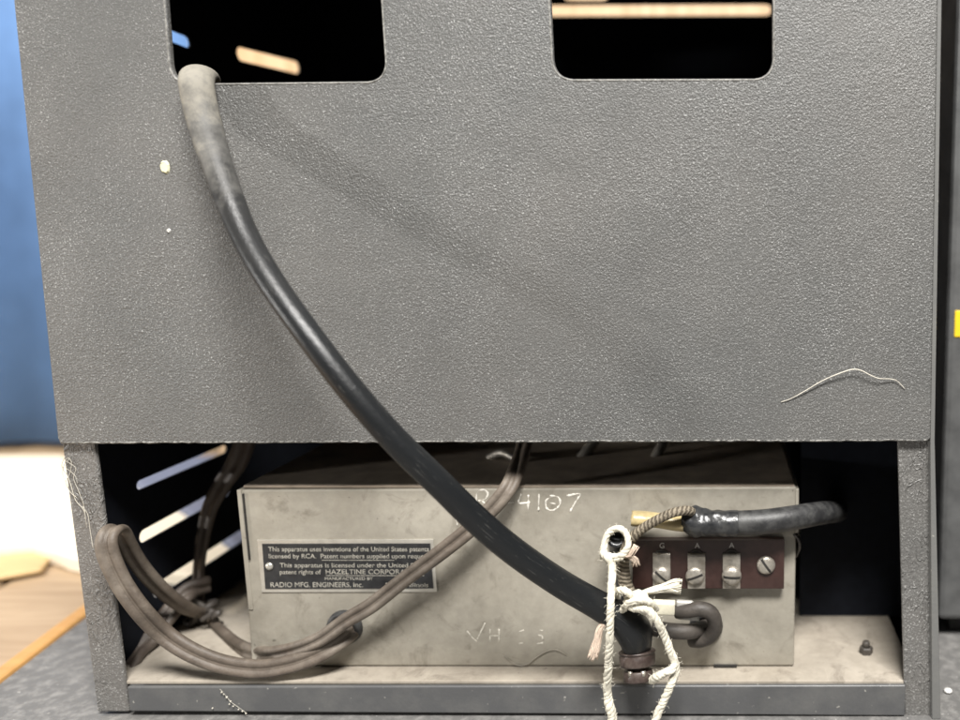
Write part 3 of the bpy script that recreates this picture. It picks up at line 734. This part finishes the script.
tube('braided_wire', [(692, 512, SYF - 0.0035, 4.6), (687, 510.5, SYF - 0.0065, 4.7), (674, 512.5, SYF - 0.0085, 4.7), (659, 519, SYF - 0.0085, 4.8), (645, 527, SYF - 0.0080, 4.8), (634, 536, SYF - 0.0075, 5), (626.5, 547, SYF - 0.006, 5.4), (623, 562, SYF - 0.005, 6.2), (624.5, 580, SYF - 0.0045, 6.8), (630, 595, SYF - 0.004, 6.8), (637, 606, SYF - 0.002, 6.2)],
     M['braid'], tc, round_sec(14), uv=True)
# black sleeve end pointing at the viewer, held in the string loop
path, rad = pxpath([(616.5, 538, SYF - 0.004, 9.6), (617, 539.5, SYF - 0.001, 9.6), (618, 546, SYF + 0.004, 9.2), (619, 562, SYF + 0.006, 8), (624, 585, SYF + 0.006, 8), (628, 606, SYF + 0.004, 8)], 0.0008)
bm = bmesh.new(); rg = sweep(bm, path, rad, round_sec(20), frames(path), cap=False)
inn = [[bm.verts.new(path[0] + (v.co - path[0]) * 0.60 + Vector((0, .0001, 0))) for v in rg[0]], [bm.verts.new(path[0] + (v.co - path[0]) * 0.5 + Vector((0, 0.005, 0))) for v in rg[0]]]
n = 20
for k in range(n):
    k2 = (k + 1) % n
    bm.faces.new((rg[0][k], inn[0][k], inn[0][k2], rg[0][k2])); bm.faces.new((inn[0][k], inn[1][k], inn[1][k2], inn[0][k2]))
bm.faces.new(inn[1]); bm.faces.new(rg[-1])
tag(finish('black_sleeve', bm, M['tape'], None, True), 'open end of a black tube held in the loop of white string', 'tube')
# wires at the right grommet
w1 = tube('insulated_wire', [(652, 628, SYF - 0.001, 7.6), (672, 631, SYF - 0.0015, 7.6), (690, 631.5, SYF + 0.0005, 7.6), (703, 628, YC - 0.004, 7.6), (707, 625, YC + 0.002, 7.4)], M['wire'], None, round_sec(16))
tag(w1, 'straight grey brown wire entering the right grommet under the terminal strip', 'wire', 'wires at the right grommet')
w2 = tube('insulated_wire', [(676, 612, SYF, 6.4), (688, 611, SYF - 0.0015, 7), (700, 609, SYF - 0.002, 7.4), (711, 613, SYF - 0.0015, 7.4), (715, 624, SYF, 7.4), (711, 635, SYF + 0.002, 7.4), (701, 640, SYF + 0.004, 7.4), (692, 640, YC - 0.004, 7)], M['wire'], None, round_sec(16))
tag(w2, 'thick grey brown wire curled in a hook around the right grommet', 'wire', 'wires at the right grommet')
# cream tape tag and cloudy sleeve on that wire
bm = bmesh.new(); pix_block(bm, [(652, 603), (675, 604), (674.5, 616), (652, 615)], SYF - 0.0035, 0.0045); finish('cream_tape', bm, M['cream'], w2, bev=0.0006, seg=3)
bm = bmesh.new(); pix_block(bm, [(676, 601.5), (693, 602.5), (700, 622), (677, 620)], SYF - 0.0008, 0.0028); finish('cloudy_sleeve', bm, M['clear'], w2, bev=0.0008, seg=3)
# thin dark wire looping behind the box corner
tag(tube('insulated_wire', [(788, 531, YC + 0.004, 1.6), (797, 537, YC - 0.001, 1.6), (799.5, 547, YC + 0.001, 1.6), (796, 556, YC + 0.008, 1.6)], M['wire'], None, round_sec(8)), 'thin dark wire bending round the right edge of the metal box', 'wire')

# ------------------------------------------------------------------ strings
YS = SYF - 0.0105
st = empty('cotton_string', P(612, 570, YS), 'white cotton string looped round the black tube and hanging straight down', 'string', 'white cotton strings on the cables')
bm = bmesh.new()
twisted(bm, [(604, 552, YS + 0.0015, 4.6), (605, 541, YS + 0.003, 4.2), (609.5, 531.5, YS + 0.0035, 4.0), (617, 528.5, YS + 0.0035, 4.0), (624.5, 531.5, YS + 0.003, 4.0), (628.0, 539, YS + 0.001, 3.9), (627.5, 548, YS - 0.001, 4.2), (621, 556, YS - 0.0015, 4.8), (610, 557, YS - 0.001, 5.2), (601, 555, YS + 0.001, 5)])
finish('loop', bm, M['string'], st, True)
bm = bmesh.new()
twisted(bm, [(602, 553, YS, 5.4), (608, 558, YS - 0.0015, 5.4), (612, 566, YS - 0.002, 5.2), (611.5, 585, YS - 0.009, 4.8), (610.8, 607, YS - 0.0145, 4.8), (610, 635, YS - 0.0145, 4.9), (608.5, 660, YS - 0.012, 5), (607.5, 690, YS - 0.008, 5.2), (609.5, 706, YS - 0.008, 5.8), (612.5, 716, YS - 0.008, 5.8), (612, 735, YS - 0.008, 5)])
finish('hanging_end', bm, M['string'], st, True)
bm = bmesh.new(); tuft(bm, [(622, 556, YS - 0.001, 4.5), (630, 555, YS - 0.001, 4.5), (634, 550, YS - 0.001, 4.0), (638, 543, YS, 3.5)], 0.7, 50)
tuft(bm, [(630, 556, YS - 0.001, 4), (635, 560, YS - 0.001, 3.5), (636, 567, YS, 3)], 1.0, 34); finish('frayed_end', bm, M['pink'], st, True)
st2 = empty('cotton_string', P(650, 612, YS), 'white cotton string knotted over the black cable with its end hooked through the connector', 'string', 'white cotton strings on the cables')
YT = -0.0085 - 0.0075
bm = bmesh.new()
twisted(bm, [(626, 600, YT + 0.002, 5), (632, 607, YT - 0.003, 5.2), (641, 608, YT - 0.0045, 5.2), (650, 612, YT - 0.0045, 5), (657, 621, YT - 0.004, 4.8), (663.5, 634, YT - 0.001, 4.8), (670, 650, YT, 4.9), (675, 663, YT, 4.9), (675.5, 672, YT, 4.9), (671, 685, YT - 0.001, 4.9), (664, 701, YT - 0.001, 5), (657, 716, YT - 0.001, 5), (652, 732, YT - 0.001, 5)])
finish('hanging_end', bm, M['string'], st2, True)
bm = bmesh.new(); twisted(bm, [(676, 662, YT + 0.0006, 4.8), (672, 669, YT - 0.002, 4.8), (664, 673, YT - 0.0025, 4.9), (656.5, 677, YT - 0.001, 5.2), (652, 680, YT + 0.004, 5)]); finish('hooked_end', bm, M['string'], st2, True)
bm = bmesh.new(); twisted(bm, [(640, 611, YT - 0.003, 5), (646, 603, YT - 0.003, 5), (643, 595, YT - 0.001, 5), (635, 594, YT + 0.001, 5), (630, 601, YT + 0.001, 5)]); finish('knot', bm, M['string'], st2, True)
bm = bmesh.new(); twisted(bm, [(618, 598, YT + 0.008, 4.2), (616, 592, YT + 0.004, 4.4), (624, 590, YT - 0.0015, 4.4), (634, 597, YT - 0.002, 4.4), (641, 605, YT, 4.4), (644, 612, YT + 0.004, 4.2)])
twisted(bm, [(622, 611, YT + 0.003, 4.2), (629, 603, YT - 0.004, 4.3), (640, 600, YT - 0.0055, 4.3), (651, 603, YT - 0.003, 4.3), (656, 610, YT + 0.002, 4.2)]); finish('wrap', bm, M['string'], st2, True)
bm = bmesh.new(); tuft(bm, [(640, 594, YT + 0.001, 3.6), (650, 591, YT + 0.001, 4.8), (664, 588, YT + 0.001, 6.5), (674, 586, YT + 0.001, 9), (684, 587, YT + 0.001, 11)], 0.35, 190, 1.4); finish('frayed_end', bm, M['string'], st2, True)
bm = bmesh.new(); tuft(bm, [(606, 622, YT + 0.001, 4), (600, 629, YT + 0.0005, 4), (597, 641, YT + 0.0005, 4.5), (594, 652, YT + 0.0005, 5.5), (591, 661, YT + 0.0005, 6)], 0.3, 90, 1.2)
tag(finish('string_tail', bm, M['pink'], None, True), 'short frayed pinkish string tail poking out left of the hanging string', 'string')

# ------------------------------------------------------------------ fibres and dust
def fibre(name, pts, r, label, m='fibre', group=None):
    path = catmull([P(x, y, Y) for x, y, Y in pts], 0.0010); bm = bmesh.new()
    sweep(bm, path, [r * (0.55 + 0.45 * math.sin(PI * (i + 0.5) / len(path))) for i in range(len(path))], round_sec(6))
    return tag(finish(name, bm, M[m], None, True), label, 'fibre', group)
fibre('loose_fibre', [(781, 402, -.0004), (790, 399, -.0006), (805, 391, -.0010), (822, 381, -.0015), (838, 374, -.0020), (852, 369.5, -.0024), (861, 370.5, -.0024), (870, 375, -.0022), (879, 378.5, -.0018), (890, 379, -.0012), (897, 381, -.0008), (905, 389, -.0004)], 0.00027, 'pale bent fibre stuck on the grey panel near its lower right corner')
fibre('loose_fibre', [(504, 656, YC - .0003), (510, 661, YC - .0005), (517, 665, YC - .0006), (527, 664.5, YC - .0006), (534, 659, YC - .0006), (543, 653, YC - .0006), (553, 649.5, YC - .0006), (560, 651, YC - .0005), (567, 655.5, YC - .0003)], 0.00022, 'thin tan fibre curved along the bottom of the metal box below scratched letters', 'tin')
PY_ = 0.0027
bm = bmesh.new()                                                # cobweb: one clinging mass
rnd = random.Random(4)
def web(x, y, pts, r): 
    path = catmull([P(a, b, PY_) + Vector((0, -rnd.uniform(0, .0008), 0)) for a, b in pts], 0.001); sweep(bm, path, r, round_sec(5))
web(0, 0, [(63, 470), (67, 458), (72, 462), (70, 474), (66, 482), (71, 492), (78, 497)], .00012)
web(0, 0, [(66, 456), (63, 466), (68, 476), (72, 486), (76, 500), (84, 510), (86, 520)], .00016)
web(0, 0, [(70, 459), (66, 463), (64, 474), (70, 488)], .00010)
web(0, 0, [(68, 461), (76, 468), (74, 478), (80, 492), (85, 506), (88, 528)], .00010)
web(0, 0, [(84, 506), (88, 515), (91, 530), (94, 548)], .00014)
web(0, 0, [(62, 466), (69, 470), (76, 476), (78, 484)], .00009)
tag(finish('cobweb', bm, M['fibre'], None, True), 'wisp of pale cobweb clinging to the top of the left corner post', 'cobweb')
bm = bmesh.new()
for x, y in [(222, 692), (224, 694), (227, 697), (231, 701), (230, 704), (234, 706), (239, 709), (246, 713), (243, 711), (213, 708)]:
    c0 = P(x, y, 0.0012); lathe(bm, [(0.0002, 0), (rnd.uniform(.0003, .0006), .0003), (.0002, .0007)], c0, (rnd.uniform(-.5, .5), -1, rnd.uniform(-.5, .5)), 7)
path = catmull([P(x, y, 0.0013) for x, y in ((220, 689), (225, 695), (231, 702), (238, 707), (247, 713.5))], .001); sweep(bm, path, .0001, round_sec(5))
tag(finish('lint', bm, M['fibre'], None, True), 'string of white lint specks on the front lip below the looped cord', 'lint')

# ------------------------------------------------------------------ the setting
tb = PZ(0, 684, TZ); te = PZ(88, 616, TZ)
dirv = (te - tb); dirv.normalize()
a0, a1 = tb - dirv * 0.6, tb + dirv * 1.6
bm = bmesh.new(); q = [Vector((a0.x, a0.y, TZ)), Vector((1.3, a0.y, TZ)), Vector((1.3, a1.y, TZ)), Vector((a1.x, a1.y, TZ))]
hexa(bm, q, [p - Vector((0, 0, 0.03)) for p in q]); tag(finish('tabletop', bm, M['tabletop'], None), 'dark grey dusty tabletop under the cabinet', 'tabletop', None, 'structure')
nrm = Vector((-dirv.y, dirv.x, 0)) * 1.0
if nrm.x > 0: nrm = -nrm
g = 0.0002
bm = bmesh.new(); w = 0.010; q = [a0 + nrm * g, a1 + nrm * g, a1 + nrm * w, a0 + nrm * w]; q = [Vector((p.x, p.y, TZ + 0.002)) for p in q]
hexa(bm, q, [p - Vector((0, 0, 0.032)) for p in q]); tag(finish('table_edge', bm, M['trim'], None, bev=0.002), 'orange wooden edging along the grey tabletop', 'table edge', None, 'structure')
for i in range(11):                                             # pale planks beyond
    o0 = w + 0.004 + i * 0.075; o1 = o0 + 0.072
    q = [a0 + nrm * o0, a1 + nrm * o0, a1 + nrm * o1, a0 + nrm * o1]; q = [Vector((p.x, p.y, TZ - 0.004)) for p in q]
    if i == 0: bm = bmesh.new()
    hexa(bm, q, [p - Vector((0, 0, 0.03)) for p in q])
tag(finish('plank_table', bm, M['plank'], None, bev=0.002), 'pale wooden plank table left of the grey tabletop', 'table', None, 'structure')
YW = 0.49
bm = bmesh.new(); n = 60; top = []; bot = []                       # blue cloth hanging in soft folds
for k in range(n + 1):
    x = -2.2 + 1.75 * k / n; y = YW + 0.012 * math.sin(k * 0.9) + 0.006 * math.sin(k * 2.3 + 1)
    top.append(bm.verts.new((x, y, TZ + 0.9))); bot.append(bm.verts.new((x, y, TZ + 0.004)))
for k in range(n): bm.faces.new((bot[k], bot[k + 1], top[k + 1], top[k]))
o = finish('blue_backdrop', bm, M['blue'], None, True); md = o.modifiers.new('s', 'SOLIDIFY'); md.thickness = 0.003
tag(o, 'blurred blue cloth backdrop behind the cabinet on the left', 'backdrop', None, 'structure')
# sheets on the planks; the white one paints light glare
def sheet_on(name, px, z, th, m, label, cat):
    q = [PZ(x, y, z) for x, y in px]; bm = bmesh.new(); a = [bm.verts.new(p) for p in q]; b = [bm.verts.new(p - Vector((0, 0, th))) for p in q]
    bm.faces.new(a); bm.faces.new(list(reversed(b)))
    for k in range(len(a)): bm.faces.new((a[k], b[k], b[k - 1], a[k - 1]))
    return tag(finish(name, bm, M[m], None, bev=0.002), label, cat)
sheet_on('glare_sheet', [(-120, 553), (30, 543), (70, 556), (196, 576), (236, 552), (186, 514), (128, 484), (62, 455), (-120, 456)], TZ + 0.008, 0.012, 'glare', 'bright white sheet standing in for glare on the plank table below the blue cloth', 'glare')
sheet_on('amber_patch', [(-90, 592), (42, 568), (56, 548), (-60, 560)], TZ + 0.002, 0.004, 'amber', 'small amber patch lying on the planks in front of the white paper', 'patch')  # thin amber patch on the planks
sheet_on('folded_cloth', [(240, 548), (188, 510), (128, 478), (70, 455), (300, 455), (330, 520)], TZ + 0.014, 0.016, 'bluegrey', 'grey blue folded cloth beyond the white glare, glimpsed through the side slots', 'cloth')
# neighbouring dark case
YN2 = PZ(950, 641, TZ).y
xn = P(945.5, 400, YN2).x
nb = empty('equipment_case', (xn + 0.2, YN2 + 0.1, TZ), 'dark grey equipment case standing right of the cabinet', 'case')
bm = bmesh.new(); box(bm, (xn, YN2, TZ + 0.012), (xn + 0.42, YN2 + 0.18, TZ + 0.6)); finish('case_shell', bm, M['dark_case'], nb, bev=0.003)
bm = bmesh.new(); box(bm, (xn + 0.01, YN2 + 0.012, TZ), (xn + 0.41, YN2 + 0.17, TZ + 0.0125)); finish('plinth', bm, M['slot'], nb)
bm = bmesh.new(); a = P(954, 337, YN2); b = P(954, 310.5, YN2); box(bm, (a.x, YN2 - 0.0006, a.z), (a.x + 0.03, YN2 + 0.0002, b.z)); finish('yellow_label', bm, M['yellow'], nb, bev=0.001)
# warm board behind the cabinet
bm = bmesh.new(); box(bm, (-0.455, CABY + 0.10, TZ), (0.20, CABY + 0.125, TZ + 0.62)); tag(finish('wooden_board', bm, M['board'], None), 'pale wooden board behind the cabinet glimpsed through its upper openings', 'board')
# lint on the table at right
bm = bmesh.new()
c0 = PZ(948, 691, TZ + 0.0008); lathe(bm, [(.0004, -.0006), (.0022, 0), (.0018, .0008), (.0004, .0012)], c0, (0, 0, 1), 9)
tag(finish('lint', bm, M['white_ink'], None, True), 'white crumb on the grey tabletop right of the cabinet', 'crumb')

# ------------------------------------------------------------------ light
def area(name, loc, target, size, power, col=(1, 1, 1), sy=None):
    l = bpy.data.lights.new(name, 'AREA'); l.size = size; l.energy = power; l.color = col
    if sy: l.shape = 'RECTANGLE'; l.size_y = sy
    o = bpy.data.objects.new(name, l); COL.objects.link(o); o.location = loc
    o.rotation_euler = (Vector(target) - Vector(loc)).to_track_quat('-Z', 'Y').to_euler(); return o
area('ceiling_lamp', (0.16, -0.75, 1.35), (-0.1, 0, 0.15), 0.62, 58, (1, 0.975, 0.94), 0.28)
area('window_light', (-1.38, -0.56, 0.245), (-0.1, 0, 0.2), 0.07, 7.4, (1, 0.98, 0.95))
area('backdrop_fill', (-1.0, 0.06, 0.95), (-0.75, 0.38, 0.1), 0.25, 10, (1, 0.93, 0.80))  # unseen lamp added to brighten the blue cloth and planks
area('board_fill', (-0.15, 0.12, 0.85), (-0.2, CABY + 0.10, 0.42), 0.10, 1.4, (1, 0.88, 0.7))  # unseen lamp added so the board shows bright through the slots
w = bpy.data.worlds.new('World'); S.world = w; w.use_nodes = True
bg = w.node_tree.nodes['Background']; bg.inputs[0].default_value = (0.9, 0.95, 1.0, 1); bg.inputs[1].default_value = 0.05
S.view_settings.view_transform = 'Standard'; S.view_settings.look = 'None'; S.view_settings.exposure = 0; S.view_settings.gamma = 1
S.render.resolution_x = 1024; S.render.resolution_y = 768
S.cycles.use_denoising = True
